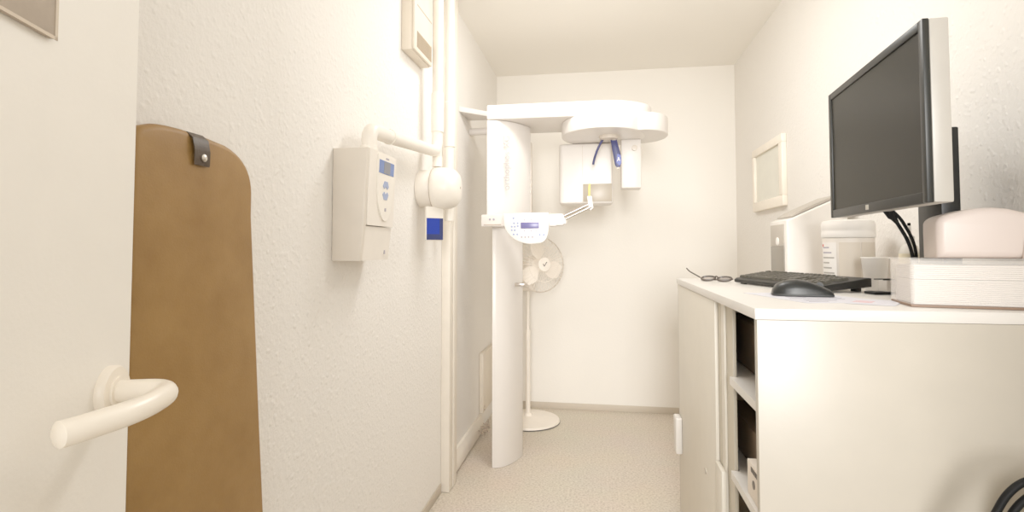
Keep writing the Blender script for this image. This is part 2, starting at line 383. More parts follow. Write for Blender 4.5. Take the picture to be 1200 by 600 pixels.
tr = thing('cable_trunking', 'white two-channel cable trunking from floor to ceiling on the left wall', 'cable trunking', (XL, 2.665, 0))
tL = (XL, 2.665, 0)
MB().box(XL+.0005, XL+.043, 2.602, 2.664, .002, 2.498, .003).build('channel', M['duct'], tr, tL)
MB().box(XL+.0005, XL+.047, 2.666, 2.73, .002, 2.498, .003).build('channel', M['duct'], tr, tL)
sd = thing('skirting_duct', 'cream skirting cable duct low on left wall behind the x-ray column', 'cable duct', (XL, 3.1, .02))
sL = (XL, 3.1, .02)
MB().prism([(XL+.0005, .012), (XL+.022, .010), (XL+.030, .028), (XL+.030, .088), (XL+.016, .118), (XL+.0005, .118)], 'y', 2.735, 3.46, .003).build('duct_cover', M['duct'], sd, sL)
cw = MB()
for k in range(5):
    y = 3.30+.035*k
    cw.tube(round_path([(XL+.032, y, .07-.01*(k % 2)), (XL+.05+.012*(k % 3), y+.03, .045), (XL+.06, y+.07, .015+.012*(k % 2)), (XL+.04, y+.12, .06)], .02, 5), .003, 8)
tag(cw.build('cable_bundle', M['seam']), 'thin loose brown cables tangled at the end of skirting duct', 'cables')
wp = thing('wall_panel', 'narrow tan upright panel low in left corner behind x-ray column', 'panel', (XL, 3.65, .13))
wL = (XL, 3.65, .13)
MB().box(XL+.0005, XL+.028, 3.465, 3.86, .125, .505, .003).build('panel', M['vent'], wp, wL)
for z in (.14, .16): MB().lathe([(0, 0), (.008, 0), (.006, .004), (0, .005)], (XL+.0285, 3.48+z*.1, z), (1, 0, 0), 12).build('screw', M['seam'], wp, wL)

vL = (XL, 2.14, 1.965)
vn = thing('wall_ventilator', 'beige box ventilator with grille high on the left wall', 'ventilator', vL)
MB().box(XL+.0005, XL+.043, 2.027, 2.26, 1.966, 2.33, .003).build('housing', M['vent'], vn, vL)
MB().box(XL+.0435, XL+.054, 2.03, 2.257, 1.969, 2.327, .003).build('front_cover', M['vent'], vn, vL)
g = MB()
for k in range(9):
    z = 1.99+.0065*k; g.box(XL+.054, XL+.0555, 2.062, 2.245, z, z+.003)
MB().box(XL+.0535, XL+.0545, 2.058, 2.249, 1.985, 2.052).build('grille_recess', M['seam'], vn, vL)
for k in range(14):
    y = 2.062+.0135*k; g.box(XL+.054, XL+.056, y, y+.003, 1.986, 2.051)
g.build('grille', M['grille'], vn, vL)
MB().box(XL+.0535, XL+.055, 2.06, 2.25, 2.155, 2.16).build('slot', M['seam'], vn, vL)

# ------------------------------------------------------------------ panoramic x-ray machine
xL = (-.52, 3.08, 0)
xr = thing('dental_xray_machine', 'white panoramic dental x-ray machine with overhead arm and control console', 'x-ray machine', xL)
def quarter(x0, yc, a, b_, yend, yback, xin, n=22):
    P = []
    y0 = yc-b_
    for i in range(n+1):
        t = i/n; y = y0+(yend-y0)*(t**2)
        P.append((x0+a*math.sqrt(max(0, 1-((yc-y)/b_)**2)), y))
    P += [(xin, yback), (x0, yback)]
    return P
MB().prism(quarter(-.573, 3.30, .155, .375, 3.13, 3.26, -.46), 'z', .001, 1.312, .003).build('column', M['xray'], xr, xL, 25)
MB().prism(quarter(-.600, 3.30, .235, .395, 3.13, 3.27, -.42), 'z', 1.314, 1.884, .003).build('carriage_cover', M['xray'], xr, xL, 25)
rl = MB(); rl.box(-.400, -.384, 3.14, 3.17, 1.36, 1.80, .002)
rl.build('guide_rail', M['xray_grey'], xr, xL)
for z in (1.50, 1.54, 1.58): MB().box(-.391, -.385, 3.125, 3.135, z, z+.015).build('cover_screw', M['xray_grey'], xr, xL)
# vertical lettering on the curved cover
rot = Matrix.Translation((-.4935, 2.9245, 1.63)) @ Matrix.Rotation(math.radians(15), 4, 'Z') @ Matrix.Rotation(PI/2, 4, 'X') @ Matrix.Rotation(PI/2, 4, 'Z')
lettering('column_lettering', 'orthophos', .047, rot @ Matrix.Translation((-.025, 0, 0)), M['xray_text'], xr, .0012, xL, 1.05)
lettering('column_lettering', 'XG', .047, rot @ Matrix.Translation((.135, 0, 0)), M['xray_text'], xr, .0012, xL, 1.05)
# overhead arm with rounded end
arm = [(-.600, 2.905)]+[tuple(v) for v in bez((.02, 2.90), (.15, 2.90), (.24, 2.99), 12)]+[tuple(v) for v in bez((.26, 3.01), (.33, 3.11), (.26, 3.22), 8)]+[(.15, 3.30), (-.600, 3.30)]
MB().prism(arm, 'z', 1.886, 1.968, .007, 3).build('overhead_arm', M['xray'], xr, xL, 35)
# rotating unit under the arm: round left lobe and round right lobe
def ell(cx, cy, rx, ry, n=56): return [(cx+rx*math.cos(2*PI*k/n), cy+ry*math.sin(2*PI*k/n)) for k in range(n)]
ro = MB().prism(ell(.028, 3.10, .232, .27), 'z', 1.806, 1.8845, .006, 3).build('rotating_head', M['xray'], xr, xL, 35)
MB().prism(ell(.228, 3.13, .158, .20), 'z', 1.808, 1.905, .006, 3).build('detector_lobe', M['xray'], xr, xL, 35)
MB().lathe([(.055, 0), (.05, -.018), (0, -.02)], (.06, 3.06, 1.806)).build('head_hub', M['xray_grey'], xr, xL)
# tube housing
tbp = rrect(-.232, .083, 3.24, 3.44, [.03, .012, .05, .05], 6)
tb = MB().prism(tbp, 'z', 1.446, 1.804, .012, 4).build('tube_housing', M['xray'], xr, xL, 35)
MB().box(-.089, .078, 3.2345, 3.2405, 1.457, 1.562, .001).build('beam_plate', M['window'], tb, xL)
MB().box(-.0925, -.0905, 3.238, 3.2405, 1.455, 1.79).build('cover_seam', M['xray_grey'], tb, xL)
# detector
dt = MB().box(.131, .243, 3.17, 3.29, 1.526, 1.807, .006, 3).build('detector', M['xray'], xr, xL)
MB().lathe([(0, 0), (.016, 0), (.016, .012), (0, .014)], (.205, 3.17, 1.755), (0, -1, 0), 20).build('detector_knob', M['xray_grey'], dt, xL)
# head supports
MB().tube(bez((.032, 3.08, 1.80), (-.015, 3.08, 1.73), (-.028, 3.08, 1.652), 10), .0065, 10).build('temple_rod', M['blue_dark'], xr, xL)
pad = [(.068, 1.79), (.103, 1.79), (.126, 1.70), (.128, 1.655), (.120, 1.634), (.102, 1.630), (.092, 1.65)]
pd = MB().prism(pad, 'y', 3.075, 3.092, .004).build('temple_pad', M['blue_dark'], xr, xL)
MB().prism([(.106, 1.71), (.1245, 1.70), (.1275, 1.66), (.118, 1.640), (.099, 1.660)], 'y', 3.0725, 3.076).build('pad_sticker', M['blue'], pd, xL)
MB().prism([(.110, 1.688), (.114, 1.688), (.122, 1.664), (.113, 1.676), (.104, 1.664)], 'y', 3.071, 3.0728).build('pad_emblem', M['white'], pd, xL)
MB().prism([(.096, 1.646), (.119, 1.640), (.116, 1.622), (.101, 1.620)], 'y', 3.076, 3.091, .003).build('pad_tip', M['xray_grey'], pd, xL)
MB().tube([(.088, 3.083, 1.806), (.088, 3.083, 1.785)], .014, 14).build('temple_mount', M['xray'], xr, xL)
# console bar and control panel
MB().prism(rrect(-.612, -.215, 1.297, 1.360, .006, 3), 'y', 2.815, 2.904, .004).build('console_bar', M['xray'], xr, xL)
MB().box(-.598, -.505, 2.812, 2.8155, 1.303, 1.308).build('console_slot', M['seam'], xr, xL)
MB().prism(rrect(-.262, -.176, 1.300, 1.362, .014, 4), 'y', 2.83, 2.885, .006, 3).build('console_end', M['xray'], xr, xL)
sh = [(-.490, 1.362), (-.37, 1.366), (-.252, 1.366), (-.250, 1.31)]+[tuple(v) for v in bez((-.252, 1.285), (-.256, 1.212), (-.30, 1.207), 8)]+[tuple(v) for v in bez((-.345, 1.202), (-.42, 1.208), (-.455, 1.248), 8)]+[(-.478, 1.278), (-.488, 1.31)]
cp = MB().prism(sh, 'y', 2.785, 2.83, .006, 3).build('control_panel', M['white'], xr, xL)
MB().box(-.397, -.302, 2.7825, 2.7855, 1.284, 1.316, .001).build('display', M['violet'], cp, xL)
def key_dot(x, z, r=.006, m='dots', par=None):
    MB().lathe([(0, 0), (r, 0), (r*.8, .0018), (0, .002)], (x, 2.7855, z), (0, -1, 0), 10).build('button', M[m], par, xL)
for x, z in ((-.435, 1.338), (-.432, 1.312), (-.413, 1.312), (-.444, 1.294), (-.428, 1.294), (-.413, 1.297), (-.444, 1.276), (-.428, 1.276), (-.434, 1.254), (-.415, 1.254), (-.278, 1.252), (-.298, 1.252)):
    key_dot(x, z, .006, 'grey_btn', cp)
for x in (-.392, -.374, -.356, -.336): key_dot(x, 1.240, .005, 'dots', cp)
for x in (-.377, -.343, -.318): key_dot(x, 1.328, .0035, 'dots', cp); key_dot(x, 1.272, .0035, 'dots', cp)
for x in (-.565, -.545): MB().lathe([(0, 0), (.006, 0), (.005, .003), (0, .003)], (x, 2.815, 1.334), (0, -1, 0), 12).build('bar_button', M['dots'], xr, xL)
ra = MB(); ra.tube([(-.19, 2.862, 1.347), (-.035, 2.862, 1.418)], .008, 12); ra.tube([(-.19, 2.838, 1.325), (-.035, 2.838, 1.398)], .006, 12)
ra.build('bite_arm', M['rod'], xr, xL)
MB().lathe([(0, 0), (.016, 0), (.018, .02), (.012, .03), (0, .03)], (-.180, 2.848, 1.31), seg=18).build('arm_joint', M['xray'], xr, xL)
bb = MB().prism([(-.058, 1.452), (-.034, 1.452), (-.026, 1.392), (-.040, 1.376), (-.050, 1.392)], 'y', 2.838, 2.866, .003).build('bite_holder', M['white'], xr, xL)
MB().prism([(-.052, 1.452), (-.042, 1.452), (-.040, 1.515), (-.046, 1.522), (-.052, 1.50)], 'y', 2.846, 2.858, .002).build('bite_tip', M['yellow'], bb, xL)
MB().tube([(-.085, 2.85, 1.376), (-.04, 2.85, 1.404)], .0035, 8).build('bite_lever', M['xray_grey'], bb, xL)
# patient handle on the column, brackets to the wall
MB().box(-.46, -.405, 2.99, 3.03, .972, .99, .004).build('grip', M['rod'], xr, xL)
MB().prism([(XL+.001, 2.93), (-.600, 3.10), (-.600, 3.16), (XL+.001, 3.16)], 'z', 1.945, 1.975, .003).build('wall_bracket', M['xray'], xr, xL)
MB().tube([(XL+.001, 3.19, 1.885), (-.600, 3.19, 1.885)], .022, 18).build('wall_bracket', M['xray'], xr, xL)

# ------------------------------------------------------------------ pedestal fan behind the column
fL = (-.485, 3.75, 0)
fn = thing('pedestal_fan', 'white pedestal fan standing behind the x-ray column', 'fan', fL)
bs = MB().lathe([(0, .001), (.212, .001), (.217, .008), (.212, .02), (.16, .03), (.03, .042), (.024, .06), (0, .06)], fL, seg=56).build('base', M['fan'], fn, fL)
MB().lathe([(.2165, .001), (.2185, .002), (.2185, .006), (.2165, .008)], fL, seg=56).build('base_rim', M['fan_dark'], bs, fL)
MB().tube([(-.485, 3.75, .05), (-.485, 3.75, .62)], .016, 16).build('pole', M['fan'], fn, fL)
MB().tube([(-.485, 3.75, .60), (-.485, 3.75, .95)], .011, 16).build('pole_extension', M['fan'], fn, fL)
hd = Vector((.60, -.80, .05)).normalized()
hub = Vector((-.36, 3.60, 1.075)); back = hub-hd*.16
MB().box(-.53, -.44, 3.70, 3.80, .89, 1.0, .02, 3).build('neck', M['fan'], fn, fL)
MB().lathe([(0, -.06), (.05, -.055), (.062, -.02), (.06, .06), (.04, .085), (0, .085)], back, hd, 28).build('motor', M['fan'], fn, fL)
MB().tube([(-.485, 3.75, .97), tuple(back)], .02, 12).build('tilt_joint', M['fan'], fn, fL)
q = Vector((0, 0, 1)).rotation_difference(hd)
def grille(sign, name):
    g = MB(); n = 40; c = hub-hd*.045
    prof = [(.045, sign*.05), (.09, sign*.052), (.14, sign*.046), (.172, sign*.025), (.182, 0)]
    for k in range(n):
        a = 2*PI*k/n
        g.tube([c+q @ Vector((r*math.cos(a), r*math.sin(a), h)) for r, h in prof], .0013, 5, False)
    for r, h in ((.045, sign*.05), (.115, sign*.050)): g.torus(c+hd*h, hd, r, .0016, 40, 5)
    g.torus(c, hd, .182, .0035, 56, 6)
    return g.build(name, M['fan'], fn, fL)
fg = grille(1, 'front_grille'); grille(-1, 'rear_grille')
MB().lathe([(0, .0), (.047, .0), (.046, .008), (.03, .012), (0, .013)], hub+hd*.004, hd, 32).build('grille_badge', M['fan'], fg, fL)
mk = MB(); c = hub+hd*.0175
rx = q @ Vector((1, 0, 0))
ux = Vector((hd.y*-1, hd.x, 0)).normalized()*1.0
for a, b_ in (((-.014, .004), (-.006, -.012)), ((-.006, -.012), (.014, .016))):
    mk.tube([c+ux*a[0]+Vector((0, 0, a[1])), c+ux*b_[0]+Vector((0, 0, b_[1]))], .0025, 6)
mk.build('badge_mark', M['fan_dark'], fg, fL)
for k in range(3):
    bl = MB(); a0 = 2*PI*k/3+.3; bm = bl.bm; R = []
    for i in range(7):
        r = .04+.125*i/6; w = .30+.42*math.sin(PI*min(1, i/6*.8+.2))
        R.append([bm.verts.new(hub-hd*.045+q @ Vector((r*math.cos(a0+w*(j/4-.5)*1.6), r*math.sin(a0+w*(j/4-.5)*1.6), .018*(j/4-.5)))) for j in range(5)])
    for A, B in zip(R, R[1:]):
        for j in range(4): bm.faces.new([A[j], A[j+1], B[j+1], B[j]])
    bl.build('blade', M['fan'], fn, fL)

# ------------------------------------------------------------------ picture frame on the right wall
rL = (XR, 3.29, 1.40)
pf = thing('wall_frame', 'white framed grey glass panel hanging on the right wall', 'frame', rL)
b = MB(); y0, y1, z0, z1 = 3.01, 3.565, 1.405, 1.783; w = .055
for args in ((y0, y1, z0, z0+w), (y0, y1, z1-w*.8, z1)): b.box(XR-.026, XR-.0005, *args, .003)
for args in ((y0, y0+w, z0+w, z1-w*.8), (y1-w*.8, y1, z0+w, z1-w*.8)): b.box(XR-.026, XR-.0005, *args, .003)
b.build('frame', M['frame'], pf, rL)
MB().box(XR-.012, XR-.001, y0+w, y1-w*.8, z0+w, z1-w*.8).build('glass_panel', M['glass'], pf, rL)

# ------------------------------------------------------------------ office cabinet
CX, CT, CY0, CY1 = .333, 1.052, 1.255, 2.454
kL = (.65, 1.85, 0)
cb = thing('office_cabinet', 'white office cabinet with sliding shutters half open on dark shelves', 'cabinet', kL)
CB = .955
MB().box(CX, CB, CY0, CY1, CT-.024, CT, .0015).build('top_board', M['cab_top'], cb, kL)
MB().box(CX+.004, CB, CY0+.001, CY0+.021, .001, CT-.0245, .001).build('end_panel', M['cab'], cb, kL)
MB().box(CX+.004, CB, CY1-.021, CY1-.001, .001, CT-.0245, .001).build('end_panel', M['cab'], cb, kL)
MB().box(CB-.4, CB-.385, CY0+.0215, CY1-.0215, .05, CT-.025).build('back_panel', M['cab_in'], cb, kL)
MB().box(CX+.03, CB-.386, CY0+.0215, CY1-.0215, .03, .05).build('bottom_board', M['cab_in'], cb, kL)
for z in (.822, .577, .32): MB().prism([(CX+.008, CY0+.022), (CX+.008, 1.534), (CX+.03, 1.534), (CX+.03, 1.86), (CB-.401, 1.86), (CB-.401, CY0+.022)], 'z', z, z+.02).build('shelf', M['cab_top'], cb, kL)
MB().box(CX+.03, CB-.401, 1.862, 1.88, .051, CT-.025).build('divider', M['cab_in'], cb, kL)
# near shutter sits in the rear track, far shutter in the front track
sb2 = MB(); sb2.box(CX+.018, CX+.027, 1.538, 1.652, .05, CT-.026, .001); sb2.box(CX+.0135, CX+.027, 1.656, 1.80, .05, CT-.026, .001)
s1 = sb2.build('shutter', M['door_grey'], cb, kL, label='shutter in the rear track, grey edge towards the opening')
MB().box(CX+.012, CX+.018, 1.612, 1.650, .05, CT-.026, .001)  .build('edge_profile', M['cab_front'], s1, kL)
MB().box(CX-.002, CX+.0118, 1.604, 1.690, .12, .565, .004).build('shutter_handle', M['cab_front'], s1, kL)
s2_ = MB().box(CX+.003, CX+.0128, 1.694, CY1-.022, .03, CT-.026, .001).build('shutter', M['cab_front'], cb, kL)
MB().box(CX-.024, CX+.003, 2.355, 2.425, .335, .482, .006, 3).build('shutter_handle', M['cab_top'], s2_, kL)
MB().lathe([(0, 0), (.010, 0), (.010, .002), (.006, .0035), (0, .0035)], (CX+.003, 1.86, .466), (-1, 0, 0), 18).build('lock', M['steel'], s2_, kL)
# contents
bxL = (.43, 1.34, .597)
cx_ = thing('carton', 'small white carton with black marks on the lower shelf of cabinet', 'box', bxL)
MB().box(.350, .50, 1.290, 1.405, .598, .678, .001).build('carton_body', M['carton'], cx_, bxL)
for y, l in ((1.318, .012), (1.333, .010), (1.346, .014), (1.363, .009)): MB().box(.3488, .3500, y, y+l, .660, .671).build('print_mark', M['spec'], cx_, bxL)
MB().lathe([(0, 0), (.010, 0), (.010, .0012), (0, .0012)], (.350, 1.352, .636), (-1, 0, 0), 14).build('print_mark', M['spec'], cx_, bxL)
tag(MB().box(.40, .54, 1.425, 1.85, .598, .70, .003).build('document_box', M['folder']), 'dark brown document box behind the carton on lower cabinet shelf', 'box')
tag(MB().box(.41, .54, 1.43, 1.85, .843, .975, .003).build('document_box', M['folder']), 'brown document box on the upper shelf inside the cabinet', 'box')

# ------------------------------------------------------------------ monitor (local x = width, screen faces local -y)
mcx, mcy = .6575, 1.446
mo = thing('computer_monitor', 'black flat computer monitor with silver edge on a black stand', 'monitor', (mcx, mcy, CT), math.radians(-94.5))
W2, z0, z1 = .280, 1.271-CT, 1.634-CT
def ring(x0, x1, za, zb, t, y0, y1, bot=None):
    b = MB(); bt = bot or t
    b.box(x0, x0+t, y0, y1, za, zb, .002); b.box(x1-t, x1, y0, y1, za, zb, .002)
    b.box(x0+t, x1-t, y0, y1, zb-t, zb, .002); b.box(x0+t, x1-t, y0, y1, za, za+bt, .002)
    return b
ring(-W2, W2, z0, z1, .019, -.006, .006, .022).build('bezel', M['bezel'], mo)
MB().box(-W2+.019, W2-.019, -.002, .004, z0+.022, z1-.019).build('screen', M['screen'], mo)
MB().box(-.02, -.002, -.0068, -.006, z0+.006, z0+.018).build('badge', M['logo'], mo)
MB().box(-W2+.0005, W2-.0005, .0062, .040, z0+.0005, z1-.0005, .003).build('rear_shell', M['silver'], mo)
MB().box(-.17, .17, .0405, .072, z0+.05, z1-.05, .012, 3).build('rear_cover', M['bezel'], mo)
# stand: column behind the screen, arm to it, flat base under the tray
MB().box(-.148, -.030, .160, .202, .008, .425, .004).build('stand_column', M['black'], mo)
MB().box(-.13, -.045, .0722, .161, .27, .35, .006).build('stand_arm', M['black'], mo)
MB().prism(rrect(-.160, -.026, .150, .285, .012), 'z', .0005, .0075, .001).build('stand_base', M['black'], mo)
cab_l = MB()
def ml(x, y, z):                                   # world -> monitor local
    v = Matrix.Rotation(math.radians(94.5), 4, 'Z') @ Vector((x-mcx, y-mcy, 0)); return (v.x, v.y, z-CT)
tag_l = [(.694, 1.452, 1.277), (.715, 1.452, 1.245), (.752, 1.482, 1.205), (.770, 1.496, 1.17), (.775, 1.503, 1.10), (.775, 1.505, 1.062)]
lp = [Vector(ml(*p)) for p in tag_l]
b = MB(); b.tube(round_path(lp, .03, 6), .0042, 10)
b2 = MB(); b2.tube(round_path([p+Vector((.004, .006, .010*(i in (1, 2, 3)))) for i, p in enumerate(lp)], .03, 6), .0038, 10)
cc = b.build('cable', M['cord'], mo); b2.build('cable', M['cord'], mo)
Vd = (lp[1]-lp[0]).normalized(); p0 = lp[0]-Vd*.004
MB().tube([p0, p0+Vd*.004, p0+Vd*.024, p0+Vd*.030, p0+Vd*.042], [.007, .0105, .0105, .007, .005], 14).build('plug', M['cord'], cc)

# ------------------------------------------------------------------ keyboard (local x = long side, y = towards its back)
kx, ky = .645, 1.948
ang = math.atan2(-.43, .135)
kb = thing('keyboard', 'black computer keyboard lying at an angle on the cabinet top', 'keyboard', (kx, ky, CT), ang)
KL, KD = .228, .084
side = [(-KD, .007), (-KD+.006, .004), (KD, .016), (KD, .042), (KD-.01, .043), (-KD+.008, .021), (-KD, .016)]
MB().prism(side, 'x', -KL, KL, .003).build('case', M['kb'], kb)
tilt = math.atan2(.022, 2*KD-.018)
U = .0190
keymesh = {}
def add_key(xc, yc, w):
    k = round(w, 2)
    if k not in keymesh:
        t = MB(); hw = w*U/2-.0008; hh = U/2-.0008; bm = t.bm
        lo = [bm.verts.new((sx*hw, sy*hh, 0)) for sx, sy in ((-1, -1), (1, -1), (1, 1), (-1, 1))]
        hi = [bm.verts.new((sx*(hw-.0022), sy*(hh-.002)+.0006, .0075)) for sx, sy in ((-1, -1), (1, -1), (1, 1), (-1, 1))]
        bm.faces.new(hi)
        for i in range(4): bm.faces.new([lo[i], lo[(i+1) % 4], hi[(i+1) % 4], hi[i]])
        o = t.build('key', M['key'], kb, None, 30); keymesh[k] = o.data
    else:
        o = bpy.data.objects.new('key', keymesh[k]); COL.objects.link(o); o.parent = kb
    o.location = (xc, yc, .0215+(yc+KD-.008)*math.tan(tilt)); o.rotation_euler = (tilt, 0, 0)
def row(yc, x, ws):
    for w in ws:
        if w > 0: add_key(x+w*U/2, yc, w)
        x += abs(w)*U
x0 = -KL+.008; ys = [-.058, -.039, -.020, -.001, .018, .043]
nav = x0+15.25*U; num = x0+18.5*U
row(ys[0], x0, [1.25, 1.25, 1.25, 6.25, 1.25, 1.25, 1.25, 1.25]); row(ys[0], nav, [1, 1, 1]); row(ys[0], num, [2, 1])
row(ys[1], x0, [1.25]+[1]*11+[2.75]); row(ys[1], nav, [-1, 1, -1]); row(ys[1], num, [1, 1, 1, 1])
row(ys[2], x0, [1.75]+[1]*11+[2.25]); row(ys[2], num, [1, 1, 1])
row(ys[3], x0, [1.5]+[1]*12+[1.5]); row(ys[3], nav, [1, 1, 1]); row(ys[3], num, [1, 1, 1, 1])
row(ys[4], x0, [1]*13+[2]); row(ys[4], nav, [1, 1, 1]); row(ys[4], num, [1, 1, 1, 1])
row(ys[5], x0, [1, -1, 1, 1, 1, 1, -.5, 1, 1, 1, 1, -.5, 1, 1, 1, 1]); row(ys[5], nav, [1, 1, 1])
for sx in (-.19, .19): MB().box(sx-.012, sx+.012, KD-.03, KD-.012, .0005, .0138, .002).build('foot', M['kb'], kb)
for sx in (-.19, .19): MB().box(sx-.012, sx+.012, -KD+.01, -KD+.022, .0005, .006, .001).build('foot', M['kb'], kb)

# ------------------------------------------------------------------ mouse (local x = length)
mx_, my_ = .545, 1.595
mL = (mx_, my_, CT)
MS = 1.2
ms = thing('computer_mouse', 'black computer mouse in front of the keyboard on white paper', 'mouse', (mx_, my_, CT+.0016), math.radians(-9))
mb = MB(); bm = mb.bm; R = []
prof = [(-.062, .012, .004), (-.060, .018, .015), (-.052, .0255, .026), (-.036, .030, .034), (-.014, .0315, .0375), (.010, .0305, .034), (.034, .029, .0255), (.052, .027, .0165), (.060, .022, .011), (.0625, .014, .006)]
prof = [(x*MS, w*MS, h*MS) for x, w, h in prof]
for x, w, h in prof:
    ringv = []
    for j in range(13):
        a = PI*j/12; cx2 = math.cos(a); sy2 = math.sin(a)
        ringv.append(bm.verts.new((x, w*math.copysign(abs(cx2)**.7, cx2), .0015+(h-.0015)*abs(sy2)**.62)))
    R.append(ringv)
for A, B in zip(R, R[1:]):
    for j in range(12): bm.faces.new([A[j], A[j+1], B[j+1], B[j]])
    bm.faces.new([A[12], A[0], B[0], B[12]])
bm.faces.new(R[0]); bm.faces.new(R[-1][::-1])
sh_ = mb.build('shell', M['mouse'], ms, None, 60)
MB().prism([(x, w*1.02*s) for s in (1,) for x, w, h in prof]+[(x, -w*1.02) for x, w, h in prof[::-1]], 'z', .0003, .006, .001).build('base', M['mouse_side'], ms)
MB().lathe([(0, -.004), (.009, -.004), (.010, 0), (.009, .004), (0, .004)], (.036*MS, 0, .0235*MS), (0, 1, 0), 20).build('scroll_wheel', M['mouse_side'], ms)

# ------------------------------------------------------------------ papers on the cabinet top
def sheet(x, y, w, h, rz, z, label, lines, seedcol='ink'):
    p = thing('paper_sheet', label, 'paper', (x, y, z), rz)
    MB().box(-w/2, w/2, -h/2, h/2, 0, .0006).build('sheet', M['sheet'], p)
    b = MB()
    for (u, v, l) in lines: b.box(u, u+l, v, v+.0026, .0006, .0009)
    b.build('print_lines', M[seedcol], p)
    return p
sheet(.552, 1.56, .21, .297, math.radians(14), CT+.0003, 'white printed sheet lying under the mouse', [(-.08+.01*(k % 3), -.12+.026*k, .05+.03*(k % 4)) for k in range(9)])
sheet(.652, 1.435, .10, .15, math.radians(-32), CT+.0010, 'small white slip with red print beside the acrylic tray', [(-.04, -.03+.02*k, .04) for k in range(3)], 'red')

# ------------------------------------------------------------------ folded spectacles at the far end
gL = (.455, 2.245, CT)
gs = thing('spectacles', 'dark spectacles lying at the far left end of cabinet top', 'spectacles', gL)
b = MB()
ga = Vector((.12, -.09, 0)).normalized()
gn = Vector((ga.y, -ga.x, 0))
gu = (Vector((0, 0, .42))-gn*.9).normalized()
gc = Vector(gL)+Vector((0, 0, .0115))
for s in (-1, 1):
    c = gc+ga*.033*s
    pts = [c+ga*(.027*math.cos(t))+gu*(.017*math.sin(t)) for t in [2*PI*k/24 for k in range(25)]]
    b.tube(pts, .0042, 8, False)
b.tube([gc-ga*.006+Vector((0, 0, .006)), gc+Vector((0, 0, .009)), gc+ga*.006+Vector((0, 0, .006))], .003, 8)
b.build('frame', M['spec'], gs, gL)
for s in (-1, 1):
    c = gc+ga*.033*s
    q2 = Vector((0, 0, 1)).rotation_difference(ga.cross(Vector((0, 0, 1))))
    t = MB(); bm = t.bm
    vs = [bm.verts.new(c+ga*(.0255*math.cos(2*PI*k/24))+gu*(.0155*math.sin(2*PI*k/24))) for k in range(24)]
    bm.faces.new(vs); t.build('lens', M['lens'], gs, gL)
e1 = gc-ga*.062; e2 = gc+ga*.062
MB().tube(round_path([e1, e1+Vector((-.0, .02, .001)), e1+Vector((-.03, .10, .022)), e1+Vector((-.035, .14, .033))], .02, 5), .0028, 8).build('temple', M['spec'], gs, gL)
MB().tube(round_path([e2, e2+Vector((.01, .02, -.002)), e2+Vector((-.06, .06, -.006)), e2+Vector((-.10, .07, -.007))], .02, 5), .0028, 8).build('temple', M['spec'], gs, gL)

# ------------------------------------------------------------------ white desktop device with sloping top
nL = (.83, 2.34, CT)
dv = thing('desktop_device', 'white desktop device with sloped top and grey front on cabinet', 'device', nL)
MB().prism([(.716, CT+.0005), (.935, CT+.0005), (.935, CT+.335), (.90, CT+.322), (.735, CT+.246), (.716, CT+.238)], 'y', 2.242, 2.45, .006, 3).build('housing', M['dev'], dv, nL)
MB().box(.7125, .7165, 2.268, 2.430, CT+.14, CT+.225, .001).build('front_panel', M['dev_grey'], dv, nL)
MB().box(.7125, .7165, 2.268, 2.430, CT+.012, CT+.138, .001).build('slot_cover', M['dev_dark'], dv, nL)
MB().lathe([(0, 0), (.017, 0), (.015, .003), (0, .003)], (.7125, 2.34, CT+.158), (-1, 0, 0), 20).build('knob', M['dev'], dv, nL)
lid = [(.742, CT+.2515), (.90, CT+.3245), (.90, CT+.336), (.775, CT+.279), (.742, CT+.2575)]
MB().prism(lid, 'y', 2.26, 2.44, .002).build('lid', M['dev_grey'], dv, nL)
MB().box(.868, .90, 2.2405, 2.2425, CT+.03, CT+.20).build('pink_stripe', M['pink'], dv, nL)

# ------------------------------------------------------------------ tub, cup, bottle
tx, ty = .838, 2.012; uL = (tx, ty, CT)
tu = thing('wipes_tub', 'large round white lidded plastic tub behind the keyboard', 'tub', uL)
tbdy = MB().lathe([(0, .0008), (.072, .0008), (.075, .006), (.077, .165), (0, .165)], uL, seg=56).build('tub_body', M['tub'], tu, uL)
MB().lathe([(0, .166), (.0785, .166), (.080, .170), (.080, .182), (.0785, .186), (.0785, .192), (.080, .196), (.080, .210), (.076, .222), (.055, .226), (0, .227)], uL, seg=56).build('lid', M['tub_label'], tu, uL)
def arc_patch(r, a0, a1, za, zb, m, name, par, org, th=.0006, n=16):
    t = MB(); bm = t.bm; L = []
    for i in range(n+1):
        a = a0+(a1-a0)*i/n
        L.append([bm.verts.new((org[0]+rr*math.cos(a), org[1]+rr*math.sin(a), org[2]+z)) for rr, z in ((r, za), (r+th, za), (r+th, zb), (r, zb))])
    for A, B in zip(L, L[1:]):
        for k in range(4): bm.faces.new([A[k], A[(k+1) % 4], B[(k+1) % 4], B[k]])
    bm.faces.new(L[0]); bm.faces.new(L[-1][::-1]); return t.build(name, m, par, org)
va = math.atan2(-ty, -tx)                       # direction from the tub to the viewer
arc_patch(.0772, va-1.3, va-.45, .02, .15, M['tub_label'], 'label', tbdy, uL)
arc_patch(.0772, va-.35, va+.45, .02, .15, M['tub_grey'], 'grey_label', tbdy, uL)  # greyer label patches on the tub
arc_patch(.0772, va+.5, va+1.3, .06, .15, M['tub_grey'], 'grey_label', tbdy, uL)
for k in range(6): arc_patch(.0778, va-1.2, va-.55-.12*(k % 3), .045+.017*k, .050+.017*k, M['dots'] if k > 3 else M['silver'], 'print_line', tbdy, uL, .0004, 8)
arc_patch(.0778, va-1.28, va-1.15, .135, .144, M['red'], 'print_line', tbdy, uL, .0004, 4)
px_, py_ = .842, 1.842; pL2 = (px_, py_, CT)
